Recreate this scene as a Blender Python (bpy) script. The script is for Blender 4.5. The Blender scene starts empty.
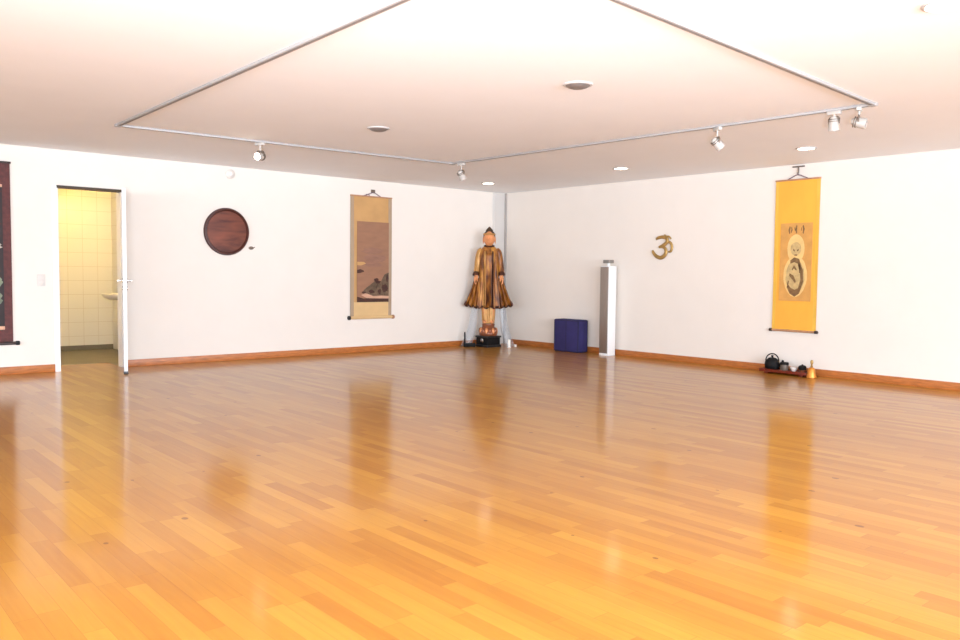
import bpy, bmesh, math, random
from mathutils import Vector, Matrix
random.seed(7)
SC = bpy.context.scene
COL = SC.collection
PI = math.pi

# ------------------------------------------------------------------ camera
def make_camera():
    f, yaw, pitch, roll = 814.76, math.radians(49.081), math.radians(-3.213), math.radians(0.622)
    fw = Vector((math.cos(yaw) * math.cos(pitch), math.sin(yaw) * math.cos(pitch), math.sin(pitch)))
    r = Vector((math.sin(yaw), -math.cos(yaw), 0.0))
    u = r.cross(fw)
    c, s = math.cos(roll), math.sin(roll)
    r, u = c * r + s * u, -s * r + c * u
    cam = bpy.data.cameras.new('camera')
    cam.sensor_width = 36.0
    cam.lens = f * 36.0 / 960.0
    cam.clip_start = 0.05
    cam.clip_end = 100
    o = bpy.data.objects.new('camera', cam)
    COL.objects.link(o)
    m = Matrix((r, u, -fw)).transposed().to_4x4()
    m.translation = Vector((-9.259, -10.098, 1.154))
    o.matrix_world = m
    SC.camera = o
make_camera()

# ------------------------------------------------------------------ light
W = bpy.data.worlds.new('daylight')
SC.world = W
W.use_nodes = True
W.node_tree.nodes['Background'].inputs['Color'].default_value = (0.80, 0.90, 1.0, 1)
W.node_tree.nodes['Background'].inputs['Strength'].default_value = 1.0

def light(name, kind, loc, target, power, color, **kw):
    l = bpy.data.lights.new(name, kind)
    l.energy = power
    l.color = color
    for k, v in kw.items():
        setattr(l, k, v)
    o = bpy.data.objects.new(name, l)
    COL.objects.link(o)
    o.location = loc
    d = Vector(target) - Vector(loc)
    o.rotation_euler = d.to_track_quat('-Z', 'Y').to_euler()
    return o

DAY = (0.76, 0.89, 1.06)
# area fill lights added for daylight, at assumed windows unseen behind the photographer
light('south_daylight_fill', 'AREA', (-7.7, -15.34, 1.45), (-7.7, 0, 1.45), 1580, DAY, shape='RECTANGLE', size=12.0, size_y=1.6)
light('west_daylight_fill', 'AREA', (-14.84, -8.5, 1.45), (0, -8.5, 1.45), 560, DAY, shape='RECTANGLE', size=11.0, size_y=1.6)
# the photographer's flash, bounced off the ceiling in front of the camera
light('bounce_flash', 'SPOT', (-10.6, -11.5, 0.5), (-7.6, -8.3, 4.2), 4700, (0.88, 0.95, 1.06),
      spot_size=math.radians(90), spot_blend=1.0, shadow_soft_size=0.06)

VS = SC.view_settings
VS.view_transform = 'Standard'
VS.look = 'None'
VS.exposure = 0.13
VS.gamma = 1.0
VS.use_curve_mapping = False

# ------------------------------------------------------------------ materials
def lin(r, g, b):
    f = lambda c: (c / 255 / 12.92) if c <= 10 else ((c / 255 + 0.055) / 1.055) ** 2.4
    return (f(r), f(g), f(b), 1)

def nodes(m):
    return m.node_tree.nodes, m.node_tree.links

def mat(name, col, rough=0.6, metal=0.0, spec=0.5, var=0.0, scale=20, bump=0.0, bscale=60, stretch=(1, 1, 1), alpha=None, trans=0.0):
    """plain principled surface with a little procedural tone variation and grain"""
    m = bpy.data.materials.new(name)
    m.use_nodes = True
    N, L = nodes(m)
    b = N['Principled BSDF']
    b.inputs['Roughness'].default_value = rough
    b.inputs['Metallic'].default_value = metal
    b.inputs['Specular IOR Level'].default_value = spec
    b.inputs['Base Color'].default_value = col
    if alpha is not None:
        b.inputs['Alpha'].default_value = alpha
    if trans:
        b.inputs['Transmission Weight'].default_value = trans
    tc = N.new('ShaderNodeTexCoord')
    mp = N.new('ShaderNodeMapping')
    mp.inputs['Scale'].default_value = stretch
    L.new(tc.outputs['Object'], mp.inputs['Vector'])
    if var:
        n = N.new('ShaderNodeTexNoise')
        n.inputs['Scale'].default_value = scale
        n.inputs['Detail'].default_value = 4
        L.new(mp.outputs['Vector'], n.inputs['Vector'])
        r = N.new('ShaderNodeValToRGB')
        r.color_ramp.elements[0].position = 0.3
        r.color_ramp.elements[1].position = 0.7
        r.color_ramp.elements[0].color = tuple(c * (1 - var) for c in col[:3]) + (1,)
        r.color_ramp.elements[1].color = tuple(min(1, c * (1 + var)) for c in col[:3]) + (1,)
        L.new(n.outputs['Fac'], r.inputs['Fac'])
        L.new(r.outputs['Color'], b.inputs['Base Color'])
    if bump:
        n2 = N.new('ShaderNodeTexNoise')
        n2.inputs['Scale'].default_value = bscale
        L.new(mp.outputs['Vector'], n2.inputs['Vector'])
        bp = N.new('ShaderNodeBump')
        bp.inputs['Strength'].default_value = bump
        bp.inputs['Distance'].default_value = 0.01
        L.new(n2.outputs['Fac'], bp.inputs['Height'])
        L.new(bp.outputs['Normal'], b.inputs['Normal'])
    return m

def emit(name, col, s):
    m = bpy.data.materials.new(name)
    m.use_nodes = True
    b = m.node_tree.nodes['Principled BSDF']
    b.inputs['Base Color'].default_value = (0.8, 0.8, 0.8, 1)
    b.inputs['Emission Color'].default_value = col
    b.inputs['Emission Strength'].default_value = s
    return m

def math_node(N, L, op, a, b=None):
    n = N.new('ShaderNodeMath')
    n.operation = op
    for i, v in enumerate((a, b)):
        if v is None:
            continue
        if isinstance(v, (int, float)):
            n.inputs[i].default_value = v
        else:
            L.new(v, n.inputs[i])
    return n.outputs[0]

def parquet():
    """varnished strip parquet, strips running along Y"""
    m = bpy.data.materials.new('varnished_parquet')
    m.use_nodes = True
    N, L = nodes(m)
    b = N['Principled BSDF']
    tc = N.new('ShaderNodeTexCoord')
    sx = N.new('ShaderNodeSeparateXYZ')
    L.new(tc.outputs['Object'], sx.inputs[0])
    M = lambda op, a, c=None: math_node(N, L, op, a, c)
    xr = M('DIVIDE', sx.outputs['X'], 0.075)
    row = M('FLOOR', xr)
    wn = N.new('ShaderNodeTexWhiteNoise')
    wn.noise_dimensions = '1D'
    L.new(row, wn.inputs['W'])
    yr = M('ADD', M('DIVIDE', sx.outputs['Y'], 0.62), M('MULTIPLY', wn.outputs['Value'], 7.3))
    colm = M('FLOOR', yr)
    cb = N.new('ShaderNodeCombineXYZ')
    L.new(row, cb.inputs[0]); L.new(colm, cb.inputs[1])
    w2 = N.new('ShaderNodeTexWhiteNoise')
    w2.noise_dimensions = '2D'
    L.new(cb.outputs[0], w2.inputs['Vector'])
    # grain stretched along the strip, shifted per strip
    gv = N.new('ShaderNodeCombineXYZ')
    L.new(M('MULTIPLY', sx.outputs['X'], 38.0), gv.inputs[0])
    L.new(M('MULTIPLY', sx.outputs['Y'], 2.2), gv.inputs[1])
    L.new(M('MULTIPLY', w2.outputs['Value'], 40.0), gv.inputs[2])
    gn = N.new('ShaderNodeTexNoise')
    gn.inputs['Scale'].default_value = 1.0
    gn.inputs['Detail'].default_value = 5
    gn.inputs['Distortion'].default_value = 0.6
    L.new(gv.outputs[0], gn.inputs['Vector'])
    tone = M('ADD', M('MULTIPLY', w2.outputs['Value'], 0.55), M('MULTIPLY', gn.outputs['Fac'], 0.5))
    rp = N.new('ShaderNodeValToRGB')
    e = rp.color_ramp.elements
    e[0].position = 0.12; e[0].color = FLOOR_A
    e[1].position = 0.92; e[1].color = FLOOR_C
    k = e.new(0.5); k.color = FLOOR_B
    L.new(tone, rp.inputs['Fac'])
    # sparse dark knots
    kv = N.new('ShaderNodeCombineXYZ')
    L.new(M('MULTIPLY', sx.outputs['X'], 2.6), kv.inputs[0])
    L.new(M('MULTIPLY', sx.outputs['Y'], 1.9), kv.inputs[1])
    vo = N.new('ShaderNodeTexVoronoi')
    vo.voronoi_dimensions = '2D'
    vo.inputs['Scale'].default_value = 1.0
    L.new(kv.outputs[0], vo.inputs['Vector'])
    sc = N.new('ShaderNodeSeparateColor')
    L.new(vo.outputs['Color'], sc.inputs[0])
    kr = M('MULTIPLY', M('GREATER_THAN', sc.outputs[0], 0.6), M('MULTIPLY', sc.outputs[1], 0.042))
    knot = M('LESS_THAN', vo.outputs['Distance'], kr)
    mx = N.new('ShaderNodeMix')
    mx.data_type = 'RGBA'
    L.new(M('MULTIPLY', knot, 0.65), mx.inputs[0])
    L.new(rp.outputs['Color'], mx.inputs[6])
    mx.inputs[7].default_value = lin(96, 48, 18)
    # joints
    fx = M('FRACT', xr); fy = M('FRACT', yr)
    jx = M('LESS_THAN', M('MINIMUM', fx, M('SUBTRACT', 1.0, fx)), 0.012)
    jy = M('LESS_THAN', M('MINIMUM', fy, M('SUBTRACT', 1.0, fy)), 0.0018)
    jt = M('MAXIMUM', jx, jy)
    m2 = N.new('ShaderNodeMix')
    m2.data_type = 'RGBA'
    L.new(M('MULTIPLY', jt, 0.45), m2.inputs[0])
    L.new(mx.outputs[2], m2.inputs[6])
    m2.inputs[7].default_value = lin(120, 66, 26)
    L.new(m2.outputs[2], b.inputs['Base Color'])
    b.inputs['Roughness'].default_value = FLOOR_ROUGH
    b.inputs['Specular IOR Level'].default_value = FLOOR_SPEC
    # slight unevenness of each strip, so reflections break up
    tv = N.new('ShaderNodeCombineXYZ')
    L.new(M('MULTIPLY', sx.outputs['X'], 6.0), tv.inputs[0])
    L.new(M('MULTIPLY', sx.outputs['Y'], 1.6), tv.inputs[1])
    bn = N.new('ShaderNodeTexNoise')
    bn.inputs['Scale'].default_value = 1.0
    bn.inputs['Detail'].default_value = 2
    L.new(tv.outputs[0], bn.inputs['Vector'])
    bp = N.new('ShaderNodeBump')
    bp.inputs['Strength'].default_value = 0.09
    bp.inputs['Distance'].default_value = 0.004
    L.new(bn.outputs['Fac'], bp.inputs['Height'])
    L.new(bp.outputs['Normal'], b.inputs['Normal'])
    # worn varnish: half the coat is still glossy, half is rubbed dull
    d = N.new('ShaderNodeBsdfPrincipled')
    d.inputs['Roughness'].default_value = 0.34
    d.inputs['Specular IOR Level'].default_value = FLOOR_SPEC
    L.new(m2.outputs[2], d.inputs['Base Color'])
    L.new(bp.outputs['Normal'], d.inputs['Normal'])
    ms = N.new('ShaderNodeMixShader')
    ms.inputs[0].default_value = 0.38
    L.new(b.outputs[0], ms.inputs[1]); L.new(d.outputs[0], ms.inputs[2])
    L.new(ms.outputs[0], N['Material Output'].inputs['Surface'])
    return m

FLOOR_A, FLOOR_B, FLOOR_C = lin(152, 95, 28), lin(167, 112, 35), lin(181, 129, 44)
FLOOR_ROUGH, FLOOR_SPEC = 0.13, 0.45

def tiles():
    m = bpy.data.materials.new('white_wall_tiles')
    m.use_nodes = True
    N, L = nodes(m)
    b = N['Principled BSDF']
    tc = N.new('ShaderNodeTexCoord')
    mp = N.new('ShaderNodeMapping')
    mp.inputs['Rotation'].default_value = (PI / 2, 0, 0)
    L.new(tc.outputs['Object'], mp.inputs['Vector'])
    sx = N.new('ShaderNodeSeparateXYZ')
    L.new(tc.outputs['Object'], sx.inputs[0])
    M = lambda op, a, c=None: math_node(N, L, op, a, c)
    u = M('FRACT', M('DIVIDE', M('ADD', sx.outputs['X'], sx.outputs['Y']), 0.2))
    v = M('FRACT', M('DIVIDE', sx.outputs['Z'], 0.2))
    g = M('MAXIMUM', M('LESS_THAN', u, 0.03), M('LESS_THAN', v, 0.03))
    mx = N.new('ShaderNodeMix')
    mx.data_type = 'RGBA'
    L.new(g, mx.inputs[0])
    mx.inputs[6].default_value = (0.76, 0.74, 0.71, 1)
    mx.inputs[7].default_value = (0.62, 0.57, 0.52, 1)
    L.new(mx.outputs[2], b.inputs['Base Color'])
    b.inputs['Roughness'].default_value = 0.3
    return m

def wood_disc():
    m = bpy.data.materials.new('dark_red_brown_wood')
    m.use_nodes = True
    N, L = nodes(m)
    b = N['Principled BSDF']
    tc = N.new('ShaderNodeTexCoord')
    mp = N.new('ShaderNodeMapping')
    mp.inputs['Scale'].default_value = (1.2, 1, 7)
    L.new(tc.outputs['Object'], mp.inputs['Vector'])
    n = N.new('ShaderNodeTexNoise')
    n.inputs['Scale'].default_value = 1.6
    n.inputs['Detail'].default_value = 5
    n.inputs['Distortion'].default_value = 0.5
    L.new(mp.outputs['Vector'], n.inputs['Vector'])
    r = N.new('ShaderNodeValToRGB')
    e = r.color_ramp.elements
    e[0].position = 0.3; e[0].color = lin(72, 26, 12)
    e[1].position = 0.72; e[1].color = lin(128, 64, 40)
    L.new(n.outputs['Fac'], r.inputs['Fac'])
    L.new(r.outputs['Color'], b.inputs['Base Color'])
    b.inputs['Roughness'].default_value = 0.45
    return m

def gilt():
    m = bpy.data.materials.new('worn_gilding')
    m.use_nodes = True
    N, L = nodes(m)
    b = N['Principled BSDF']
    tc = N.new('ShaderNodeTexCoord')
    mp = N.new('ShaderNodeMapping')
    mp.inputs['Scale'].default_value = (14, 14, 4)
    L.new(tc.outputs['Object'], mp.inputs['Vector'])
    n = N.new('ShaderNodeTexNoise')
    n.inputs['Scale'].default_value = 1.0
    n.inputs['Detail'].default_value = 5
    L.new(mp.outputs['Vector'], n.inputs['Vector'])
    r = N.new('ShaderNodeValToRGB')
    e = r.color_ramp.elements
    e[0].position = 0.36; e[0].color = lin(78, 38, 12)
    e[1].position = 0.66; e[1].color = lin(190, 130, 54)
    k = e.new(0.5); k.color = lin(142, 84, 28)
    L.new(n.outputs['Fac'], r.inputs['Fac'])
    L.new(r.outputs['Color'], b.inputs['Base Color'])
    b.inputs['Metallic'].default_value = 0.2
    b.inputs['Roughness'].default_value = 0.46
    return m

MT = {}
MT['paint'] = mat('white_wall_paint', (0.775, 0.70, 0.62, 1), 0.75, spec=0.2, var=0.012, scale=3, bump=0.04, bscale=150)
MT['ceil'] = mat('white_ceiling_paint', (0.90, 0.90, 0.905, 1), 0.9, spec=0.1, var=0.01, scale=2)
MT['casing'] = mat('pale_grey_casing_paint', (0.60, 0.555, 0.51, 1), 0.6, spec=0.3, var=0.01, scale=3)
MT['joint'] = mat('grey_joint_sealant', (0.40, 0.36, 0.33, 1), 0.8, var=0.05)
MT['parquet'] = parquet()
MT['skirt'] = mat('orange_brown_skirting_wood', lin(176, 104, 48), 0.4, var=0.25, scale=3, stretch=(3, 3, 20))
MT['tiles'] = tiles()
MT['slate'] = mat('dark_grey_floor_tiles', lin(110, 104, 92), 0.5, var=0.1, scale=6)
MT['enamel'] = mat('white_enamel', (0.82, 0.80, 0.77, 1), 0.35, var=0.01)
MT['shadowgap'] = mat('dark_brown_shadow_gap', lin(62, 44, 20), 0.6, var=0.1)  # shade of the gap over the doorway, given as a dark colour
MT['steel'] = mat('brushed_steel', (0.34, 0.30, 0.27, 1), 0.34, metal=0.85, var=0.08, scale=8, stretch=(30, 30, 1))
MT['chrome'] = mat('satin_chrome', (0.50, 0.49, 0.47, 1), 0.25, metal=1.0, var=0.03)
MT['black'] = mat('black_plastic', (0.012, 0.011, 0.011, 1), 0.4, var=0.2)
MT['iron'] = mat('black_cast_iron', (0.006, 0.005, 0.005, 1), 0.7, spec=0.2, var=0.3, bump=0.2)
MT['rail'] = mat('light_grey_track_aluminium', (0.36, 0.34, 0.325, 1), 0.5, metal=0.1, var=0.03)
MT['groove'] = mat('dark_track_groove', (0.20, 0.18, 0.17, 1), 0.6, var=0.05)
MT['spotwhite'] = mat('white_lamp_enamel', (0.46, 0.42, 0.375, 1), 0.35, var=0.02)
MT['spotdark'] = mat('brown_grey_lamp_metal', (0.16, 0.12, 0.09, 1), 0.45, metal=0.3, var=0.08)
MT['can'] = mat('dark_reflector_can', (0.22, 0.19, 0.175, 1), 0.4, metal=0.3, var=0.1)
MT['lamp'] = emit('lit_lamp_glass', (1.0, 0.86, 0.66, 1), 20.0)
MT['lampbright'] = emit('bright_lamp_glass', (1.0, 0.93, 0.80, 1), 30.0)
MT['bulb'] = emit('warm_bulb_glass', (1.0, 0.68, 0.19, 1), 130.0)
MT['disc'] = wood_disc()
MT['discrim'] = mat('dark_wood_rim', lin(66, 25, 13), 0.45, var=0.2, scale=12)
MT['gilt'] = gilt()
MT['giltdark'] = mat('dark_lacquer_trim', lin(74, 38, 20), 0.45, metal=0.3, var=0.35, scale=25)
MT['giltlight'] = mat('pale_gold_leaf', lin(182, 132, 70), 0.42, metal=0.25, var=0.15, scale=18)
MT['face'] = mat('rubbed_copper_gold_skin', lin(214, 142, 92), 0.38, metal=0.25, var=0.12, scale=14)
MT['lacq'] = mat('reddish_brown_lacquer', lin(128, 72, 44), 0.3, metal=0.25, var=0.25, scale=14)
MT['hair'] = mat('dark_green_brown_hair', lin(64, 44, 22), 0.6, var=0.3, scale=50, bump=0.4)
MT['om'] = mat('aged_brass', lin(176, 142, 84), 0.4, metal=0.65, var=0.22, scale=14)
MT['blue'] = mat('dark_blue_cloth', lin(38, 32, 86), 0.75, var=0.18, scale=7, bump=0.1, bscale=200)
MT['bluedark'] = mat('navy_piping', lin(28, 22, 58), 0.75, var=0.1)
MT['scarf'] = mat('sheer_white_silk', (0.62, 0.66, 0.70, 1), 0.6, var=0.03, scale=10, alpha=0.22)
MT['wax'] = mat('cream_wax', (0.86, 0.80, 0.70, 1), 0.4, var=0.02)
MT['tray'] = mat('dark_red_lacquer', lin(104, 30, 8), 0.3, var=0.2, scale=5, stretch=(1, 8, 1))
MT['brass'] = mat('orange_brass', lin(206, 132, 52), 0.35, metal=0.5, var=0.15, scale=20)
MT['ceramic'] = mat('pale_ceramic', (0.80, 0.72, 0.64, 1), 0.3, var=0.03)
MT['switch'] = mat('ivory_switch_plastic', (0.64, 0.585, 0.53, 1), 0.4, var=0.01)
MT['greyplastic'] = mat('light_grey_plastic', (0.50, 0.47, 0.42, 1), 0.5, var=0.02)
MT['capgrey'] = mat('warm_grey_metal', (0.26, 0.23, 0.20, 1), 0.5, metal=0.3, var=0.05)
MT['trimgrey'] = mat('beige_grey_trim_enamel', (0.56, 0.53, 0.50, 1), 0.5, var=0.02)
MT['trimgrey2'] = mat('pale_sensor_plastic', (0.70, 0.64, 0.57, 1), 0.5, var=0.02)
MT['silk_y'] = mat('yellow_silk', lin(236, 168, 58), 0.6, var=0.08, scale=4, bump=0.08, bscale=120, stretch=(1, 1, 0.4))
MT['silk_y2'] = mat('olive_yellow_silk_edge', lin(222, 172, 66), 0.6, var=0.06, scale=6)
MT['pic_y'] = mat('tan_painting_silk', lin(204, 148, 76), 0.7, var=0.1, scale=9)
MT['halo'] = mat('cream_pigment', lin(222, 184, 116), 0.7, var=0.08, scale=14)
MT['halo2'] = mat('grey_cream_pigment', lin(190, 160, 106), 0.7, var=0.2, scale=22)
MT['ink_y'] = mat('brown_ink', lin(120, 88, 52), 0.7, var=0.3, scale=30)
MT['silk_t'] = mat('tan_silk', lin(188, 144, 90), 0.65, var=0.08, scale=5, bump=0.08, bscale=120)
MT['silk_t2'] = mat('pale_straw_silk', lin(208, 172, 120), 0.65, var=0.06, scale=5)
MT['silk_g'] = mat('grey_beige_silk_edge', lin(164, 140, 114), 0.65, var=0.06, scale=6)
MT['pic_t'] = mat('brown_pink_painting_silk', lin(146, 104, 78), 0.7, var=0.08, scale=5, stretch=(1, 1, 3))
MT['mist'] = mat('mauve_mist_pigment', lin(140, 100, 80), 0.7, var=0.12, scale=8, stretch=(1, 1, 5))
MT['ink_t'] = mat('grey_green_ink', lin(98, 76, 56), 0.7, var=0.4, scale=16)
MT['ink_d'] = mat('dark_brown_ink', lin(66, 36, 24), 0.7, var=0.35, scale=18)
MT['water'] = mat('pale_pink_pigment', lin(196, 152, 124), 0.7, var=0.1, scale=12, stretch=(1, 1, 4))
MT['silk_m'] = mat('maroon_brocade', lin(84, 36, 32), 0.65, var=0.25, scale=26, bump=0.1, bscale=90)
MT['pic_m'] = mat('near_black_painting_silk', lin(38, 26, 24), 0.65, var=0.3, scale=7)
MT['band_m'] = mat('pale_gold_brocade_band', lin(206, 160, 130), 0.6, var=0.2, scale=30)
MT['green_m'] = mat('grey_green_pigment', lin(120, 128, 104), 0.65, var=0.35, scale=10)
MT['cloudm'] = mat('pale_grey_pigment', lin(172, 160, 146), 0.65, var=0.3, scale=12)
MT['rod'] = mat('dark_wood_rod', lin(46, 26, 20), 0.4, var=0.2)
MT['rodtan'] = mat('tan_wood_rod', lin(172, 126, 92), 0.45, var=0.15)
MT['cord'] = mat('grey_violet_cord', lin(120, 96, 104), 0.8, var=0.1)
MT['glass'] = mat('window_glass', (0.95, 0.97, 0.97, 1), 0.02, trans=1.0)

# ------------------------------------------------------------------ mesh helpers
class MB:
    """collects shapes in one bmesh; build() links it as ONE mesh object"""
    def __init__(s):
        s.bm = bmesh.new()
        s.mi = 0
    def _mark(s, faces, smooth):
        for f in faces:
            f.smooth = smooth
            f.material_index = s.mi
    def box(s, x0, x1, y0, y1, z0, z1, bev=0.0, rot=None, piv=None):
        r = bmesh.ops.create_cube(s.bm, size=1.0)
        vs = r['verts']
        for v in vs:
            v.co = Vector(((x0 + x1) / 2 + v.co.x * (x1 - x0), (y0 + y1) / 2 + v.co.y * (y1 - y0), (z0 + z1) / 2 + v.co.z * (z1 - z0)))
        fs = set(f for v in vs for f in v.link_faces)
        s._mark(fs, False)
        if bev:
            es = list(set(e for v in vs for e in v.link_edges))
            rb = bmesh.ops.bevel(s.bm, geom=es, offset=bev, segments=3, affect='EDGES', profile=0.5)
            s._mark(rb['faces'], True)
            vs = list(set(v for f in rb['faces'] for v in f.verts) | set(v for v in vs if v.is_valid))
        if rot is not None:
            bmesh.ops.rotate(s.bm, verts=[v for v in vs if v.is_valid], cent=piv or Vector((0, 0, 0)), matrix=rot)
        return s
    def lathe(s, prof, at=(0, 0, 0), axis=(0, 0, 1), seg=32, squash=(1, 1)):
        """prof: list of (radius, height) from bottom to top along axis"""
        q = Vector((0, 0, 1)).rotation_difference(Vector(axis).normalized()).to_matrix()
        rings = []
        for r, h in prof:
            if r < 1e-6:
                rings.append([s.bm.verts.new(q @ Vector((0, 0, h)) + Vector(at))])
            else:
                rings.append([s.bm.verts.new(q @ Vector((r * math.cos(2 * PI * k / seg) * squash[0], r * math.sin(2 * PI * k / seg) * squash[1], h)) + Vector(at)) for k in range(seg)])
        fs = []
        for a, b in zip(rings[:-1], rings[1:]):
            for k in range(seg):
                k2 = (k + 1) % seg
                if len(a) == 1 and len(b) == 1:
                    continue
                if len(a) == 1:
                    fs.append(s.bm.faces.new((a[0], b[k2], b[k])))
                elif len(b) == 1:
                    fs.append(s.bm.faces.new((a[k], a[k2], b[0])))
                else:
                    fs.append(s.bm.faces.new((a[k], a[k2], b[k2], b[k])))
        s._mark(fs, True)
        return s
    def cyl(s, p0, p1, r, seg=20, r1=None):
        p0, p1 = Vector(p0), Vector(p1)
        h = (p1 - p0).length
        r1 = r if r1 is None else r1
        return s.lathe([(0, 0), (r, 0), (r1, h), (0, h)], p0, p1 - p0, seg)
    def tube(s, pts, rad, seg=10, closed=False, flat=1.0, flat_axis=None):
        pts = [Vector(p) for p in pts]
        n = len(pts)
        rads = rad if isinstance(rad, (list, tuple)) else [rad] * n
        rings = []
        ref = None
        for i, p in enumerate(pts):
            a = pts[max(0, i - 1)]; c = pts[min(n - 1, i + 1)]
            t = (c - a).normalized()
            if ref is None:
                ref = t.orthogonal().normalized()
            ref = (ref - t * ref.dot(t)).normalized()
            bi = t.cross(ref)
            ring = []
            for k in range(seg):
                d = ref * math.cos(2 * PI * k / seg) + bi * math.sin(2 * PI * k / seg)
                d *= rads[i]
                if flat_axis is not None:
                    fa = Vector(flat_axis)
                    d = d - fa * d.dot(fa) * (1 - flat)
                ring.append(s.bm.verts.new(p + d))
            rings.append(ring)
        fs = []
        for a, b in zip(rings[:-1], rings[1:]):
            for k in range(seg):
                fs.append(s.bm.faces.new((a[k], a[(k + 1) % seg], b[(k + 1) % seg], b[k])))
        fs.append(s.bm.faces.new(list(reversed(rings[0]))))
        fs.append(s.bm.faces.new(rings[-1]))
        s._mark(fs, True)
        return s
    def sphere(s, c, r, sc=(1, 1, 1), u=20, v=14, fn=None):
        res = bmesh.ops.create_uvsphere(s.bm, u_segments=u, v_segments=v, radius=1.0)
        for w in res['verts']:
            p = w.co.copy()
            if fn:
                p = fn(p)
            w.co = Vector(c) + Vector((p.x * r * sc[0], p.y * r * sc[1], p.z * r * sc[2]))
        s._mark(set(f for w in res['verts'] for f in w.link_faces), True)
        return s
    def poly(s, pts2, y, th=0.0008):
        """thin layer of pigment or cloth: polygon in local x,z at depth y, thickness th towards the room (-y)"""
        a = [s.bm.verts.new((p[0], y - th, p[1])) for p in pts2]
        b = [s.bm.verts.new((p[0], y, p[1])) for p in pts2]
        fs = [s.bm.faces.new(a), s.bm.faces.new(list(reversed(b)))]
        n = len(a)
        for k in range(n):
            fs.append(s.bm.faces.new((a[k], b[k], b[(k + 1) % n], a[(k + 1) % n])))
        s._mark(fs, False)
        return s
    def grid(s, fn, nu, nv, smooth=True, wrap=False):
        rows = [[s.bm.verts.new(fn(i / nu, j / nv)) for i in range(nu if wrap else nu + 1)] for j in range(nv + 1)]
        fs = []
        for j in range(nv):
            for i in range(nu):
                i2 = (i + 1) % nu if wrap else i + 1
                fs.append(s.bm.faces.new((rows[j][i], rows[j][i2], rows[j + 1][i2], rows[j + 1][i])))
        s._mark(fs, smooth)
        return s
    def build(s, name, m, parent=None, loc=None, rotz=None, kind=None, sharp=40):
        bmesh.ops.recalc_face_normals(s.bm, faces=s.bm.faces)
        me = bpy.data.meshes.new(name)
        s.bm.to_mesh(me)
        s.bm.free()
        for x in (m if isinstance(m, (list, tuple)) else [m]):
            me.materials.append(x)
        me.set_sharp_from_angle(angle=math.radians(sharp))
        o = bpy.data.objects.new(name, me)
        COL.objects.link(o)
        if parent:
            o.parent = parent
        if loc:
            o.location = loc
        if rotz is not None:
            o.rotation_euler = (0, 0, rotz)
        if kind:
            o['kind'] = kind
        return o

def thing(name, label, cat, loc=(0, 0, 0), rotz=0.0, group=None):
    o = bpy.data.objects.new(name, None)
    o.empty_display_size = 0.1
    COL.objects.link(o)
    o.location = loc
    o.rotation_euler = (0, 0, rotz)
    o['label'] = label
    o['category'] = cat
    if group:
        o['group'] = group
    return o

def dup(root, loc, rotz, label, group=None):
    r = root.copy()
    COL.objects.link(r)
    r.location = loc
    r.rotation_euler = (0, 0, rotz)
    r['label'] = label
    if group:
        r['group'] = group
    for ch in list(root.children):
        c = ch.copy()
        COL.objects.link(c)
        c.parent = r
        for g in list(ch.children):
            d = g.copy()
            COL.objects.link(d)
            d.parent = c
    return r

def struct(name, mb, m, parent=None):
    return mb.build(name, m, parent, kind='structure')

# ------------------------------------------------------------------ room shell
H = 2.5
XW, YS = -15.0, -15.5          # walls behind the camera
DX0, DX1, DH = -6.83, -6.13, 2.085   # door opening in the left wall
WT = 0.15

struct('floor', MB().box(XW, 0, YS, 0, -0.1, 0).box(DX0, DX1, 0, WT + 0.45, -0.1, 0), MT['parquet'])
struct('ceiling', MB().box(XW, 0, YS, 0, H, H + 0.1), MT['ceil'])
struct('wall_left', MB().box(XW, DX0, 0, WT, -0.1, H + 0.1).box(DX1, WT, 0, WT, -0.1, H + 0.1).box(DX0, DX1, 0, WT, DH, H + 0.1), MT['paint'])
struct('wall_right', MB().box(0, WT, YS, 0, -0.1, H + 0.1), MT['paint'])
# walls behind the photographer, with assumed window bands added for the daylight
SW = (-13.7, -1.7, 0.65, 2.25)
struct('wall_south', MB().box(XW, SW[0], YS - WT, YS, -0.1, H + 0.1).box(SW[1], WT, YS - WT, YS, -0.1, H + 0.1)
       .box(SW[0], SW[1], YS - WT, YS, -0.1, SW[2]).box(SW[0], SW[1], YS - WT, YS, SW[3], H + 0.1), MT['paint'])
WW = (-14.0, -3.0, 0.65, 2.25)
struct('wall_west', MB().box(XW - WT, XW, YS - WT, WW[0], -0.1, H + 0.1).box(XW - WT, XW, WW[1], WT, -0.1, H + 0.1)
       .box(XW - WT, XW, WW[0], WW[1], -0.1, WW[2]).box(XW - WT, XW, WW[0], WW[1], WW[3], H + 0.1), MT['paint'])
wf = MB()
for k in range(7):
    x = SW[0] + (SW[1] - SW[0] - 0.06) * k / 6
    wf.box(x, x + 0.06, YS - 0.12, YS - 0.05, SW[2], SW[3])
wf.box(SW[0], SW[1], YS - 0.12, YS - 0.05, SW[2], SW[2] + 0.06).box(SW[0], SW[1], YS - 0.12, YS - 0.05, SW[3] - 0.06, SW[3])
w1 = struct('window_1', wf, MT['enamel'])
MB().box(SW[0] + .01, SW[1] - .01, YS - 0.09, YS - 0.08, SW[2] + .01, SW[3] - .01).build('glass_pane', MT['glass'], w1, kind='structure')
wf = MB()
for k in range(6):
    y = WW[0] + (WW[1] - WW[0] - 0.06) * k / 5
    wf.box(XW - 0.12, XW - 0.05, y, y + 0.06, WW[2], WW[3])
wf.box(XW - 0.12, XW - 0.05, WW[0], WW[1], WW[2], WW[2] + 0.06).box(XW - 0.12, XW - 0.05, WW[0], WW[1], WW[3] - 0.06, WW[3])
w2 = struct('window_2', wf, MT['enamel'])
MB().box(XW - 0.09, XW - 0.08, WW[0] + .01, WW[1] - .01, WW[2] + .01, WW[3] - .01).build('glass_pane', MT['glass'], w2, kind='structure')

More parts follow.
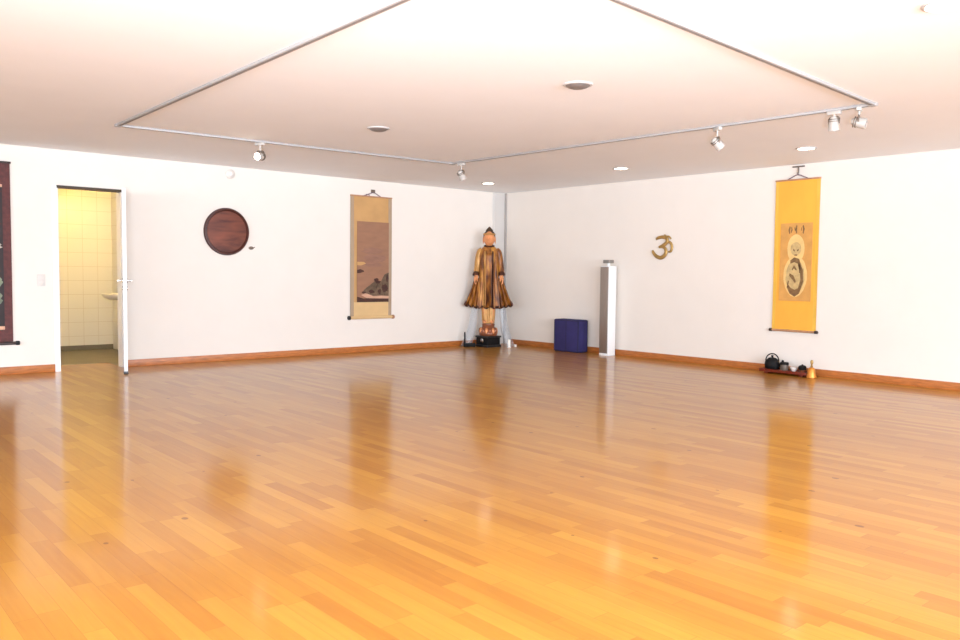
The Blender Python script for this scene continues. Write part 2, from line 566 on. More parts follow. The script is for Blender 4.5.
# skirting boards
BH, BT = 0.085, 0.018
struct('baseboard_left', MB().box(XW, DX0 - 0.045, -BT, 0, 0, BH, 0.003).box(DX1 + 0.045, -0.27, -BT, 0, 0, BH, 0.003), MT['skirt'])
struct('baseboard_right', MB().box(-BT, 0, YS, -0.20, 0, BH, 0.003), MT['skirt'])
# slanted pipe casing across the corner, with its dark joint to the right wall
cs = MB()
pr = [(-0.26, 0.0), (-0.24, -0.035), (-0.02, -0.035), (0.0, 0.0)]
a = [cs.bm.verts.new((x, y, 0)) for x, y in pr]; b = [cs.bm.verts.new((x, y, H)) for x, y in pr]
for k in range(4):
    cs.bm.faces.new((a[k], a[(k + 1) % 4], b[(k + 1) % 4], b[k]))
cs.bm.faces.new(a); cs.bm.faces.new(list(reversed(b)))
struct('trim_1', cs, MT['casing'])
struct('trim_2', MB().box(-0.022, 0, -0.075, -0.035, 0, H), MT['joint'])

# washroom behind the door
RX0, RX1, RY = -6.98, -5.50, 2.5
struct('floor_washroom', MB().box(RX0, RX1, WT + 0.45, RY, -0.1, 0).box(RX0, DX0, WT, WT + .45, -.1, 0).box(DX1, RX1, WT, WT + .45, -.1, 0), MT['slate'])
struct('ceiling_washroom', MB().box(RX0, RX1, WT, RY, H, H + 0.1), MT['ceil'])
struct('wall_washroom_back', MB().box(RX0 - .1, RX1 + .1, RY, RY + 0.1, -0.1, H + 0.1), MT['tiles'])
struct('wall_washroom_left', MB().box(RX0 - 0.1, RX0, WT, RY, -0.1, H + 0.1), MT['tiles'])
struct('wall_washroom_right', MB().box(RX1, RX1 + 0.1, WT, RY, -0.1, H + 0.1), MT['tiles'])
struct('baseboard_washroom', MB().box(RX0, RX1, RY - 0.012, RY, 0, 0.07), MT['slate'])

# door frame and the open leaf seen on its edge
fr = MB()
fr.box(DX0 - 0.045, DX0 + 0.012, -0.012, WT, 0, DH + 0.012).box(DX1 - 0.012, DX1 + 0.045, -0.012, WT, 0, DH + 0.012)
fr.box(DX0 + .012, DX1 - .012, 0.0, WT, DH - 0.004, DH + 0.012)
t3 = struct('trim_3', fr, MT['enamel'])
MB().box(DX0, DX1, -0.016, 0.05, DH - 0.014, DH + 0.018).build('head_shadow_gap', MT['shadowgap'], t3, kind='structure')  # dark strip colouring in the shadow gap at the top of the opening
# leaf: local x along the leaf from the hinge, y its thickness
LA = math.atan2(-0.668, -0.205)
leaf = MB().box(0, 0.69, -0.02, 0.02, 0.008, 2.06, 0.003).build('door_1', MT['enamel'], None, (-6.115, -0.03, 0), LA, kind='structure')
for sgn in (-1, 1):
    h = MB()
    h.lathe([(0, 0), (0.026, 0), (0.026, 0.008), (0, 0.008)], (0.63, sgn * 0.0195, 1.04), (0, sgn, 0), 20)
    h.cyl((0.63, sgn * 0.02, 1.04), (0.63, sgn * 0.068, 1.04), 0.010)
    h.tube([(0.63, sgn * 0.065, 1.04), (0.60, sgn * 0.068, 1.04), (0.51, sgn * 0.066, 1.04)], 0.010)
    h.build('door_handle', MT['chrome'], leaf, kind='structure')
    MB().lathe([(0, 0), (0.022, 0), (0.022, 0.010), (0, 0.010)], (0.63, sgn * 0.0195, 0.955), (0, sgn, 0), 20).build('keyhole_rose', MT['chrome'], leaf, kind='structure')
for z in (0.25, 1.80):
    MB().cyl((-0.012, -0.006, z - 0.045), (-0.012, -0.006, z + 0.045), 0.009).build('hinge', MT['chrome'], leaf, kind='structure')
MB().box(0.655, 0.70, -0.024, 0.024, 0.0, 0.03, 0.004).build('door_foot', MT['black'], leaf, kind='structure')

# washroom fittings
t = thing('washbasin', 'white washbasin glimpsed through the open washroom door', 'washbasin', (RX1, 1.42, 0.0))
wb = MB().lathe([(0.0, 0.755), (0.10, 0.755), (0.18, 0.79), (0.205, 0.832), (0.205, 0.842), (0.19, 0.842), (0.17, 0.81), (0.12, 0.785), (0.0, 0.775)], (-0.25, 0, 0), seg=36, squash=(1.0, 1.2))
wb.box(-0.14, -0.001, -0.20, 0.20, 0.76, 0.845, 0.01)
wb.build('basin', MT['enamel'], t)
MB().cyl((-0.08, 0, 0.845), (-0.08, 0, 0.94), 0.014).tube([(-0.08, 0, 0.93), (-0.14, 0, 0.945), (-0.20, 0, 0.92)], 0.010).build('tap', MT['chrome'], t)
MB().cyl((-0.16, 0, 0.50), (-0.16, 0, 0.757), 0.018).tube([(-0.16, 0, 0.51), (-0.12, 0, 0.47), (-0.05, 0, 0.50), (-0.001, 0, 0.50)], 0.016).build('drain_pipe', MT['chrome'], t)
t = thing('pendant_lamp', 'warm yellow globe lamp hanging in the washroom beyond the door leaf', 'lamp', (-5.80, 0.95, H))
MB().lathe([(0, 0), (0.05, 0), (0.05, -0.015), (0.03, -0.03), (0, -0.03)]).build('ceiling_rose', MT['enamel'], t)
MB().cyl((0, 0, -0.03), (0, 0, -0.27), 0.008).build('stem', MT['enamel'], t)
MB().sphere((0, 0, -0.36), 0.095).build('globe', MT['bulb'], t)

# ------------------------------------------------------------------ ceiling: track and lamps
TRC = [(-6.815, -2.15), (-3.00, -2.33), (-2.83, -7.27), (-6.91, -7.53)]     # corners of the track on the ceiling
TW, TH = 0.040, 0.020
tcx, tcy = -4.95, -4.90
t = thing('lighting_track', 'rectangular grey lighting track fixed to the white ceiling', 'light track', (tcx, tcy, H))
for k in range(4):
    (ax_, ay_), (bx_, by_) = TRC[k], TRC[(k + 1) % 4]
    l = math.hypot(bx_ - ax_, by_ - ay_)
    r = MB().box(0.02, l - 0.02, -TW / 2, TW / 2, -TH, 0, 0.003).build('rail', MT['rail'], t, (ax_ - tcx, ay_ - tcy, 0), math.atan2(by_ - ay_, bx_ - ax_))
    MB().box(0.04, l - 0.04, -0.007, 0.007, -TH - 0.0012, -TH + .004).build('groove', MT['groove'], r)
    MB().box(ax_ - tcx - .026, ax_ - tcx + .026, ay_ - tcy - .026, ay_ - tcy + .026, -TH - .003, 0, 0.003).build('corner_joint', MT['rail'], t)

def track_spot(loc, rotz, tilt, label, lit=False, drop=0.085):
    t = thing('track_spotlight', label, 'spotlight', loc, rotz, 'spotlights on the ceiling track')
    MB().box(-0.055, 0.055, -0.018, 0.018, -0.028, 0, 0.004).build('adapter', MT['spotwhite'], t)
    MB().cyl((0, 0, -0.028), (0, 0, -drop), 0.008).build('stem', MT['spotwhite'], t)
    yk = MB()
    yk.tube([(0.040, 0, -drop - 0.055), (0.044, 0, -drop - 0.015), (0.030, 0, -drop - 0.002), (-0.030, 0, -drop - 0.002), (-0.044, 0, -drop - 0.015), (-0.040, 0, -drop - 0.055)], 0.006)
    yk.build('yoke', MT['spotdark'], t)
    ax = Vector((0, -math.cos(tilt), -math.sin(tilt)))
    c = Vector((0, 0, -drop - 0.055))
    MB().lathe([(0, -0.055), (0.020, -0.055), (0.034, -0.035), (0.040, 0.0), (0.043, 0.055), (0.036, 0.055), (0.028, 0.030), (0, 0.030)], c, ax, 24).build('lamp_head', MT['spotwhite'], t)
    MB().lathe([(0, 0.040), (0.030, 0.040), (0.033, 0.052), (0, 0.046)], c, ax, 24).build('lens', MT['lamp'] if lit else MT['spotdark'], t)
    for k in (-0.034, -0.018):
        MB().lathe([(0.030, k - .003), (0.043, k - .003), (0.043, k + .003), (0.030, k + .003)], c, ax, 24).build('cooling_ring', MT['spotdark'], t)
    return t
zt = H - TH
track_spot((-5.441, -2.214, zt), math.radians(-60), 0.15, 'lit white spotlight on the track rail nearest the left wall, above the plaque', lit=True)
track_spot((-2.994, -2.50, zt), math.radians(100), 0.9, 'small white track spotlight on the rail corner nearest the statue')
track_spot((-2.876, -5.93, zt), math.radians(62), 0.75, 'white and dark track spotlight alone midway along the right rail')
track_spot((-2.841, -6.97, zt), math.radians(90), 1.45, 'pale track spotlight pointing down, left one of the pair near the right rail corner', drop=0.045)
track_spot((-2.834, -7.165, zt), math.radians(20), 0.25, 'bright white track spotlight at the right end of the rail corner', drop=0.06)

def downlight(x, y, label, state):
    t = thing('recessed_downlight', label, 'downlight', (x, y, H), 0, 'recessed ceiling downlights')
    MB().lathe([(0.098, 0.0), (0.104, -0.002), (0.104, -0.008), (0.090, -0.012), (0.084, -0.008), (0.080, 0.0)], seg=40).build('trim_ring', MT['trimgrey'], t)
    if state:
        MB().lathe([(0, -0.006), (0.084, -0.004), (0.084, 0.0), (0, 0.0)], seg=40).build('lamp_glass', MT[state], t)
    else:
        c = MB().lathe([(0, -0.002), (0.086, -0.002), (0.088, -0.010), (0.070, -0.022), (0.045, -0.030), (0, -0.030)], seg=40)
        c.build('lamp_can', MT['can'], t)
    return t
downlight(-1.24, -1.0, 'lit recessed downlight in the ceiling above the golden statue', 'lamp')
downlight(-1.20, -3.46, 'lit recessed downlight in the ceiling near the brass wall symbol', 'lamp')
downlight(-1.11, -5.84, 'lit recessed downlight in the ceiling in front of the yellow scroll', 'lamp')
downlight(-4.88, -8.50, 'large very bright recessed downlight at the upper right picture edge', 'lampbright')
downlight(-4.97, -3.68, 'unlit dark recessed downlight inside the track rectangle, the one farther left', None)
downlight(-4.93, -6.13, 'unlit grey recessed downlight inside the track rectangle, under the bright ceiling', None)

# ------------------------------------------------------------------ left wall: plaque, hook, switch, sensor
t = thing('wall_plaque', 'round dark reddish-brown wooden plaque hanging on the left wall', 'plaque', (-4.842, 0, 1.665))
MB().lathe([(0, 0), (0.262, 0), (0.272, 0.020), (0.266, 0.026), (0, 0.034)], (0, 0, 0), (0, -1, 0), 64).build('wood_disc', MT['disc'], t)
MB().lathe([(0.262, 0), (0.300, 0), (0.304, 0.020), (0.294, 0.040), (0.276, 0.042), (0.264, 0.028), (0.262, 0.0)], (0, 0, 0), (0, -1, 0), 64).build('rim', MT['discrim'], t)

t = thing('wall_hook', 'tiny dark hook on the left wall beside the round plaque', 'hook', (-4.503, 0, 1.465))
MB().lathe([(0, 0), (0.022, 0), (0.022, 0.006), (0, 0.008)], (0, 0, 0), (0, -1, 0), 20, (1.6, 1.0)).build('hook_plate', MT['spotdark'], t)
MB().tube([(0, -0.006, 0), (0, -0.03, -0.004), (0.012, -0.045, 0.002), (0.03, -0.05, 0.012)], 0.006).build('hook_arm', MT['spotdark'], t)

t = thing('light_switch', 'small ivory light switch on the wall left of the doorway', 'switch', (-7.0, 0, 1.036))
MB().box(-0.040, 0.040, -0.010, 0, -0.065, 0.065, 0.003).build('switch_plate', MT['switch'], t)
MB().box(-0.026, 0.026, -0.015, -0.009, 0.004, 0.052, 0.002).build('rocker', MT['switch'], t)
MB().box(-0.026, 0.026, -0.015, -0.009, -0.052, -0.004, 0.002).build('rocker', MT['switch'], t)

t = thing('wall_sensor', 'small pale grey round sensor high on the left wall', 'sensor', (-4.786, 0, 2.405))
MB().lathe([(0, 0), (0.060, 0), (0.060, 0.016), (0.046, 0.028), (0, 0.034)], (0, 0, 0), (0, -1, 0), 28).build('sensor_body', MT['trimgrey2'], t)
MB().sphere((0, -0.032, 0), 0.022, (1, 0.6, 1)).build('sensor_dome', MT['enamel'], t)

# ------------------------------------------------------------------ hanging scrolls (local x right, y into the wall, z up from the bottom rod)
def hang(pw, ph, cx, z1):
    """maps painting coordinates (0..1 across, 0..1 down) to the scroll's local metres"""
    return lambda u, v: (cx + (u - 0.5) * pw, z1 - v * ph)
def blob(fx, fy, rx, ry, n=28, jit=0.0):
    return [(fx + rx * math.cos(2 * PI * k / n) * (1 + random.uniform(-jit, jit)), fy + ry * math.sin(2 * PI * k / n) * (1 + random.uniform(-jit, jit))) for k in range(n)]
def stroke(pts, w):
    """brush stroke polygon along pts with half width w (list or number) in painting coordinates"""
    n = len(pts)
    ws = w if isinstance(w, (list, tuple)) else [w * (0.6 + 0.4 * math.sin(PI * i / (n - 1))) for i in range(n)]
    L, R = [], []
    for i, p in enumerate(pts):
        a = pts[max(0, i - 1)]; c = pts[min(n - 1, i + 1)]
        dx, dy = c[0] - a[0], c[1] - a[1]
        l = math.hypot(dx, dy) or 1
        L.append((p[0] - dy / l * ws[i], p[1] + dx / l * ws[i]))
        R.append((p[0] + dy / l * ws[i], p[1] - dx / l * ws[i]))
    return L + R[::-1]

def cloth(wd, z0, z1, y=-0.014, th=0.004, x0=0.0, wave=0.002):
    b = MB()
    f = lambda s, t: Vector((x0 + (s - 0.5) * wd, y + wave * math.sin(5 * t + 2.1 * s), z0 + (z1 - z0) * t))
    b.grid(f, 6, 30)
    g = lambda s, t: f(s, t) + Vector((0, th, 0))
    b.grid(g, 6, 30)
    # close the rim
    def rim(fn, n):
        for k in range(n):
            v = [b.bm.verts.new(p) for p in fn(k / n, (k + 1) / n)]
            b.bm.faces.new(v)
    rim(lambda a, c: (f(a, 0), f(c, 0), g(c, 0), g(a, 0)), 6)
    rim(lambda a, c: (f(a, 1), f(c, 1), g(c, 1), g(a, 1)), 6)
    rim(lambda a, c: (f(0, a), f(0, c), g(0, c), g(0, a)), 30)
    rim(lambda a, c: (f(1, a), f(1, c), g(1, c), g(1, a)), 30)
    bmesh.ops.remove_doubles(b.bm, verts=b.bm.verts, dist=1e-5)
    return b

def roller(t, wd, r, m_rod, knobs, z=0.0, y=-0.022):
    ro = MB().cyl((-wd / 2, y, z), (wd / 2, y, z), r).build('roller', m_rod, t)
    for sgn, m in knobs:
        MB().lathe([(0, 0), (r * 0.9, 0), (r * 1.35, 0.006), (r * 1.35, 0.034), (r * 1.1, 0.040), (0, 0.040)], (sgn * wd / 2, y, z), (sgn, 0, 0), 20).build('knob', m, ro)

# --- yellow scroll on the right wall
t = thing('hanging_scroll', 'bright yellow hanging scroll with a small central painting on the right wall', 'scroll', (0, -5.18, 0.515), -PI / 2, 'hanging scroll paintings')
cloth(0.475, 0.0, 1.800).build('mount', MT['silk_y'], t)
for sg in (-1, 1):
    cloth(0.042, 0.0, 1.800, -0.0145, 0.004, sg * 0.258).build('edge_strip', MT['silk_y2'], t)
MB().box(-0.285, 0.285, -0.024, -0.008, 1.795, 1.815, 0.004).build('top_rod', MT['rodtan'], t)
roller(t, 0.535, 0.014, MT['rodtan'], ((-1, MT['rod']), (1, MT['rod'])))
P = hang(0.40, 0.93, 0.005, 1.29)
pic = MB().box(-0.195, 0.205, -0.0205, -0.0165, 0.36, 1.29).build('painting', MT['pic_y'], t)
MB().poly([P(*q) for q in blob(.5, .33, .27, .185, 36, .015)], -0.0205).poly([P(*q) for q in blob(.5, .68, .37, .265, 40, .015)], -0.0206).build('cloud_halo', MT['halo'], pic)
MB().poly([P(*q) for q in blob(.5, .33, .17, .085, jit=.03)], -0.0213).build('head', MT['halo2'], pic)
MB().poly([P(*q) for q in blob(.5, .68, .30, .21, jit=.06)], -0.0213).build('robe', MT['halo2'], pic)
fg = MB()
for s_, w_ in (([(.34, .50), (.46, .47), (.60, .49), (.66, .56), (.64, .64)], .035), ([(.60, .52), (.70, .62), (.72, .74), (.64, .84)], .05),
               ([(.26, .80), (.36, .87), (.50, .90), (.62, .87), (.70, .80)], .045), ([(.32, .66), (.44, .70), (.52, .76)], .03),
               ([(.40, .60), (.46, .56), (.54, .60)], .02), ([(.42, .34), (.47, .355)], .018), ([(.54, .355), (.59, .34)], .018),
               ([(.30, .74), (.27, .80)], .03), ([(.46, .41), (.55, .41)], .014)):
    fg.poly([P(*q) for q in stroke(s_, w_)], -0.0221)
fg.build('figure_lines', MT['ink_y'], pic)
ins = MB()
for s_, w_ in (([(.30, .045), (.27, .09), (.29, .135)], .026), ([(.34, .05), (.36, .085), (.33, .12)], .018), ([(.51, .03), (.49, .08), (.51, .13)], .028), ([(.44, .055), (.46, .10)], .016),
               ([(.70, .035), (.73, .08), (.71, .135)], .026), ([(.66, .06), (.655, .10)], .016)):
    ins.poly([P(*q) for q in stroke(s_, w_)], -0.0205)
ins.build('inscription', MT['ink_y'], pic)
co = MB().tube([(-0.13, -0.018, 1.81), (-0.03, -0.020, 1.855), (0.0, -0.021, 1.862), (0.03, -0.020, 1.855), (0.13, -0.018, 1.81)], 0.006)
co.build('hanging_cord', MT['cord'], t)
hk = thing('scroll_hook', 'dark T-shaped hook holding the yellow scroll on the right wall', 'hook', (0, -5.18, 2.385), -PI / 2)
MB().box(-0.075, 0.075, -0.020, 0, 0.080, 0.096, 0.003).build('cross_bar', MT['spotdark'], hk)
MB().cyl((0, -0.012, 0.008), (0, -0.012, 0.082), 0.009).tube([(0, -0.012, 0.012), (0, -0.02, 0.0), (0, -0.034, 0.004), (0, -0.036, 0.018)], 0.006).build('hook_stem', MT['spotdark'], hk)

# --- landscape scroll on the left wall
t = thing('hanging_scroll', 'tan hanging scroll with a brown landscape painting of rocks on the left wall', 'scroll', (-2.635, 0, 0.505), 0, 'hanging scroll paintings')
cloth(0.60, 0.0, 1.755).build('mount', MT['silk_t'], t)
cloth(0.60, 0.0, 0.225, -0.0175, 0.003).build('lower_panel', MT['silk_t2'], t)
cloth(0.060, 0.0, 1.755, -0.0150, 0.004, -0.328).build('edge_strip', MT['silk_g'], t)
cloth(0.060, 0.0, 1.755, -0.0150, 0.004, 0.328).build('edge_strip', MT['silk_g'], t)
MB().box(-0.36, 0.36, -0.024, -0.008, 1.750, 1.770, 0.004).build('top_rod', MT['rodtan'], t)
roller(t, 0.72, 0.022, MT['silk_t2'], ((-1, MT['black']), (1, MT['rodtan'])))
P = hang(0.55, 1.17, 0.025, 1.395)
pic = MB().box(-0.25, 0.30, -0.0225, -0.0185, 0.225, 1.395).build('painting', MT['pic_t'], t)
mi = MB()
for q in (blob(.48, .36, .34, .035, jit=.2), blob(.55, .45, .38, .05, jit=.2), blob(.5, .53, .30, .03, jit=.2)):
    mi.poly([P(*k) for k in q], -0.0225)
mi.build('mist', MT['mist'], pic)
MB().poly([P(*k) for k in [(0, .93), (.2, .955), (.5, .945), (1, .955), (1, 1), (0, 1)]], -0.0225).build('shore', MT['ink_d'], pic)
MB().poly([P(*k) for k in [(.05, .50), (.2, .50), (.28, .52), (.12, .545), (0.0, .54), (0, .50)]], -0.0231).build('distant_bank', MT['silk_t'], pic)
MB().poly([P(*k) for k in [(0, .60), (.1, .59), (.2, .605), (.22, .62), (.08, .64), (0, .64)]], -0.0231).build('distant_rock', MT['ink_d'], pic)
MB().poly([P(*k) for k in [(.12, .91), (.3, .885), (.6, .92), (1, .92), (1, .958), (.6, .955), (.3, .95)]], -0.0239).build('water', MT['water'], pic)
MB().poly([P(*k) for k in [(.16, .885), (.22, .845), (.35, .80), (.5, .755), (.58, .73), (.66, .735), (.72, .77), (.80, .70), (.86, .655), (.94, .635), (1, .63), (1, .925), (.75, .92), (.5, .925), (.32, .895)]], -0.0247).build('rocks', MT['ink_t'], pic)
tr = MB()
for q in (blob(.60, .725, .075, .022, 16, .25), blob(.66, .75, .09, .018, 16, .25), blob(.88, .83, .10, .05, 16, .3), blob(.20, .88, .07, .012, 14, .25), blob(.45, .87, .09, .022, 14, .3), blob(.95, .70, .04, .05, 14, .2), blob(.70, .87, .05, .035, 14, .3)):
    tr.poly([P(*k) for k in q], -0.0255)
tr.poly([P(*k) for k in stroke([(.61, .74), (.63, .78), (.60, .83)], .012)], -0.0255)
tr.build('pine_trees', MT['ink_d'], pic)
MB().tube([(-0.14, -0.018, 1.765), (-0.04, -0.02, 1.80), (0.03, -0.021, 1.825), (0.09, -0.02, 1.80), (0.16, -0.018, 1.765)], 0.006).build('hanging_cord', MT['cord'], t)
MB().tube([(-0.09, -0.018, 1.77), (-0.10, -0.022, 1.787), (-0.05, -0.024, 1.79), (-0.045, -0.020, 1.77)], 0.006).build('ribbon_tie', MT['cord'], t)
hk = thing('scroll_hook', 'small hook holding the tan landscape scroll on the left wall', 'hook', (-2.605, 0, 2.325))
MB().box(-0.035, 0.035, -0.012, 0, 0.0, 0.045, 0.003).build('hook_plate', MT['spotdark'], hk)
MB().tube([(0, -0.012, 0.03), (0, -0.03, 0.02), (0, -0.032, 0.0), (0, -0.022, -0.004)], 0.006).build('hook_arm', MT['spotdark'], hk)

# --- maroon scroll cut by the left picture edge
t = thing('hanging_scroll', 'dark maroon hanging scroll with a near-black painting at the left picture edge', 'scroll', (-7.74, 0, 0.345), 0, 'hanging scroll paintings')
cloth(0.90, 0.0, 1.955).build('mount', MT['silk_m'], t)
MB().box(-0.46, 0.46, -0.026, -0.008, 1.950, 1.972, 0.004).build('top_rod', MT['rod'], t)
roller(t, 0.94, 0.018, MT['rod'], ((-1, MT['black']), (1, MT['black'])))
P = hang(0.74, 1.50, 0, 1.69)
pic = MB().box(-0.37, 0.37, -0.0225, -0.0185, 0.19, 1.69).build('painting', MT['pic_m'], t)
MB().box(-0.37, 0.37, -0.0235, -0.0185, 1.692, 1.722).build('upper_band', MT['band_m'], t)
MB().box(-0.37, 0.37, -0.0235, -0.0185, 0.150, 0.188).build('lower_band', MT['band_m'], t)
for q in (blob(.88, .42, .10, .035, 20, .25), blob(.74, .48, .12, .03, 20, .25), blob(.2, .40, .14, .035, 20, .25)):
    MB().poly([P(*k) for k in q], -0.0225).build('cloud', MT['cloudm'], pic)
for q in (blob(.88, .80, .09, .06, 20, .25), blob(.92, .68, .06, .04, 20, .25), blob(.6, .72, .16, .10, 20, .2), blob(.2, .78, .14, .08, 20, .2)):
    MB().poly([P(*k) for k in q], -0.0225).build('leaf_spray', MT['green_m'], pic)
MB().tube([(-0.16, -0.018, 1.968), (0, -0.02, 2.02), (0.16, -0.018, 1.968)], 0.006).build('hanging_cord', MT['cord'], t)

# ------------------------------------------------------------------ right wall: brass symbol
t = MB()
def om_pt(px, py):
    # symbol drawn on a 20 x 25 unit field, one unit = 13.5 mm (height) / 16.8 mm (width)
    return ((px - 10) * 0.0168, 0, (12.5 - py) * 0.0137)
def smooth(pts, n=8):
    out = []
    for i in range(len(pts) - 1):
        p0 = Vector(pts[max(0, i - 1)]); p1 = Vector(pts[i]); p2 = Vector(pts[i + 1]); p3 = Vector(pts[min(len(pts) - 1, i + 2)])
        for k in range(n):
            s = k / n
            out.append(0.5 * ((2 * p1) + (-p0 + p2) * s + (2 * p0 - 5 * p1 + 4 * p2 - p3) * s * s + (-p0 + 3 * p1 - 3 * p2 + p3) * s ** 3))
    out.append(Vector(pts[-1]))
    return out
om = thing('om_symbol', 'aged brass Om sign mounted on the right wall', 'wall ornament', (0, -3.245, 1.555), -PI / 2)
def om_stroke(name, pts, w):
    p = smooth([om_pt(*q) for q in pts])
    n = len(p)
    p = [q + Vector((0, -0.020, 0)) for q in p]
    rad = [w * (0.35 + 0.65 * math.sin(PI * min(1, max(0, (i + 1) / (n + 1)))) ** 0.5) for i in range(n)]
    MB().tube(p, rad, 12, flat=0.7, flat_axis=(0, 1, 0)).build(name, MT['om'], om)
om_stroke('upper_curve', [(3.6, 4.6), (6, 3.2), (10, 2.6), (14, 4.0), (14.6, 7.4), (12, 10.2), (8.2, 12.2), (6.6, 12.4)], 0.026)
om_stroke('lower_curve', [(8.4, 12.0), (12.4, 13.6), (13.8, 17.2), (12.2, 21.2), (8.6, 23.2), (4.2, 21.6), (1.2, 18.2), (0.4, 15.6)], 0.027)
om_stroke('tail_curve', [(12.8, 9.6), (15.4, 7.4), (18.4, 9.2), (19.4, 13.2), (18.4, 16.8), (16.0, 17.4)], 0.020)
om_stroke('crescent', [(11.8, 0.2), (13.8, 2.0), (16.6, 2.4), (18.4, 4.8)], 0.014)
for q in ((9.0, 3.0), (12.6, 21.0)):
    c = Vector(om_pt(*q))
    MB().cyl((c.x, 0, c.z), (c.x, -0.016, c.z), 0.008).build('wall_pin', MT['om'], om)

# ------------------------------------------------------------------ statue in the corner
pl = thing('plinth', 'black square plinth under the golden standing statue', 'plinth', (-0.645, -0.365, 0))
MB().box(-0.150, 0.150, -0.150, 0.150, 0.0, 0.035, 0.004).build('foot_moulding', MT['black'], pl)
MB().box(-0.135, 0.135, -0.135, 0.135, 0.035, 0.150, 0.004).build('block', MT['iron'], pl)
MB().box(-0.150, 0.150, -0.150, 0.150, 0.150, 0.178, 0.004).build('top_moulding', MT['black'], pl)
MB().lathe([(0, 0), (0.030, 0), (0.036, 0.006), (0.020, 0.012), (0, 0.010)], (-0.135, -0.01, 0.10), (-1, 0, 0), 20).build('highlight_disc', MT['chrome'], pl)  # metal disc added for the greyish highlight on the block's front

st = thing('statue', 'tall gilded standing robed statue on a black plinth in the room corner', 'statue', (-0.645, -0.365, 0.178), math.radians(-43))
# lotus base: dome with petals
lb = MB().lathe([(0, 0.0), (0.135, 0.0), (0.148, 0.02), (0.145, 0.06), (0.120, 0.11), (0.095, 0.15), (0.105, 0.175), (0.10, 0.19), (0, 0.19)], seg=40, squash=(1, 0.9)).build('lotus_base', MT['lacq'], st)
for k in range(14):
    a = 2 * PI * k / 14
    MB().sphere((0.125 * math.cos(a), 0.112 * math.sin(a), 0.075), 0.032, (0.9, 0.9, 1.7), 10, 8).build('petal', MT['lacq'] if k % 2 else MT['face'], lb)

# body: one skinned skeleton (legs, torso, arms, neck) and the sculpted head joined in
def skin_body():
    J = {'pel': ((0, 0, 0.78), .10), 'belly': ((0, 0, 0.95), .105), 'chest': ((0, 0, 1.24), .12), 'neckb': ((0, 0, 1.37), .06), 'neck': ((0, -.005, 1.43), .05), 'skull': ((0, -.008, 1.53), .055)}
    E = [('pel', 'belly'), ('belly', 'chest'), ('chest', 'neckb'), ('neckb', 'neck'), ('neck', 'skull')]
    for s, q in ((-1, 'l'), (1, 'r')):
        J['hip' + q] = ((s * .055, 0, .70), .075); J['knee' + q] = ((s * .055, -.01, .42), .055); J['ank' + q] = ((s * .055, 0, .235), .040); J['toe' + q] = ((s * .062, -.085, .208), .026)
        J['sho' + q] = ((s * .130, 0, 1.335), .052); J['elb' + q] = ((s * .175, .01, 1.13), .042); J['wri' + q] = ((s * .195, -.04, .965), .032); J['palm' + q] = ((s * .204, -.055, .91), .032)
        E += [('pel', 'hip' + q), ('hip' + q, 'knee' + q), ('knee' + q, 'ank' + q), ('ank' + q, 'toe' + q), ('chest', 'sho' + q), ('sho' + q, 'elb' + q), ('elb' + q, 'wri' + q), ('wri' + q, 'palm' + q)]
        for f in range(4):
            y = -.085 + f * .020
            J['f1%d%s' % (f, q)] = ((s * (.220 + .004 * (f in (1, 2))), y, .877), .0105); J['f2%d%s' % (f, q)] = ((s * .218, y - .004, .837 - .006 * (f in (1, 2))), .0095); J['f3%d%s' % (f, q)] = ((s * .194, y - .004, .817), .0085)
            E += [('palm' + q, 'f1%d%s' % (f, q)), ('f1%d%s' % (f, q), 'f2%d%s' % (f, q)), ('f2%d%s' % (f, q), 'f3%d%s' % (f, q))]
        J['t1' + q] = ((s * .182, -.090, .90), .0115); J['t2' + q] = ((s * .178, -.102, .86), .010)
        E += [('wri' + q, 't1' + q), ('t1' + q, 't2' + q)]
    names = list(J)
    me = bpy.data.meshes.new('body_skeleton')
    me.from_pydata([J[n][0] for n in names], [(names.index(a), names.index(b)) for a, b in E], [])
    o = bpy.data.objects.new('body_skeleton', me)
    COL.objects.link(o)
    md = o.modifiers.new('skin', 'SKIN')
    for i, n in enumerate(names):
        sv = me.skin_vertices[0].data[i]
        sv.radius = (J[n][1], J[n][1])
        sv.use_root = (n == 'pel')
    sb = o.modifiers.new('subdivision', 'SUBSURF')
    sb.levels = 2
    dg = bpy.context.evaluated_depsgraph_get()
    ev = bpy.data.meshes.new_from_object(o.evaluated_get(dg))
    bpy.data.objects.remove(o)
    return ev
body = MB()
body.bm.from_mesh(skin_body())
for f in body.bm.faces:
    f.smooth = True
def headfn(p):
    p = p.copy()
    # chin narrows, brow flat, nose ridge, eye hollows
    if p.z < 0:
        p.x *= 1 - 0.30 * (-p.z) ** 1.5
    front = max(0.0, -p.y)
    p.y *= 0.96
    nose = math.exp(-(p.x / 0.13) ** 2) * math.exp(-((p.z + 0.08) / 0.24) ** 2) * front
    p.y -= 0.20 * nose
    eye = (math.exp(-((p.x - 0.36) / 0.20) ** 2) + math.exp(-((p.x + 0.36) / 0.20) ** 2)) * math.exp(-((p.z - 0.10) / 0.10) ** 2) * front
    p.y += 0.10 * eye
    lip = math.exp(-(p.x / 0.26) ** 2) * math.exp(-((p.z + 0.48) / 0.07) ** 2) * front
    p.y -= 0.09 * lip
    return p
body.sphere((0, -0.010, 1.537), 0.105, (0.88, 0.98, 1.26), 40, 32, headfn)
for s in (-1, 1):
    body.sphere((s * 0.095, 0.0, 1.517), 0.030, (0.32, 0.7, 1.9), 12, 10)       # long ears
    body.sphere((s * 0.034, -0.103, 1.549), 0.013, (1.4, 0.5, 0.55), 10, 8)     # eyelids
body.build('body', MT['face'], st)
hr = MB().sphere((0, 0.012, 1.578), 0.103, (0.93, 1.0, 0.98), 28, 18, lambda p: Vector((p.x, p.y, max(p.z, -0.25 + 0.5 * max(0.0, -p.y)))))
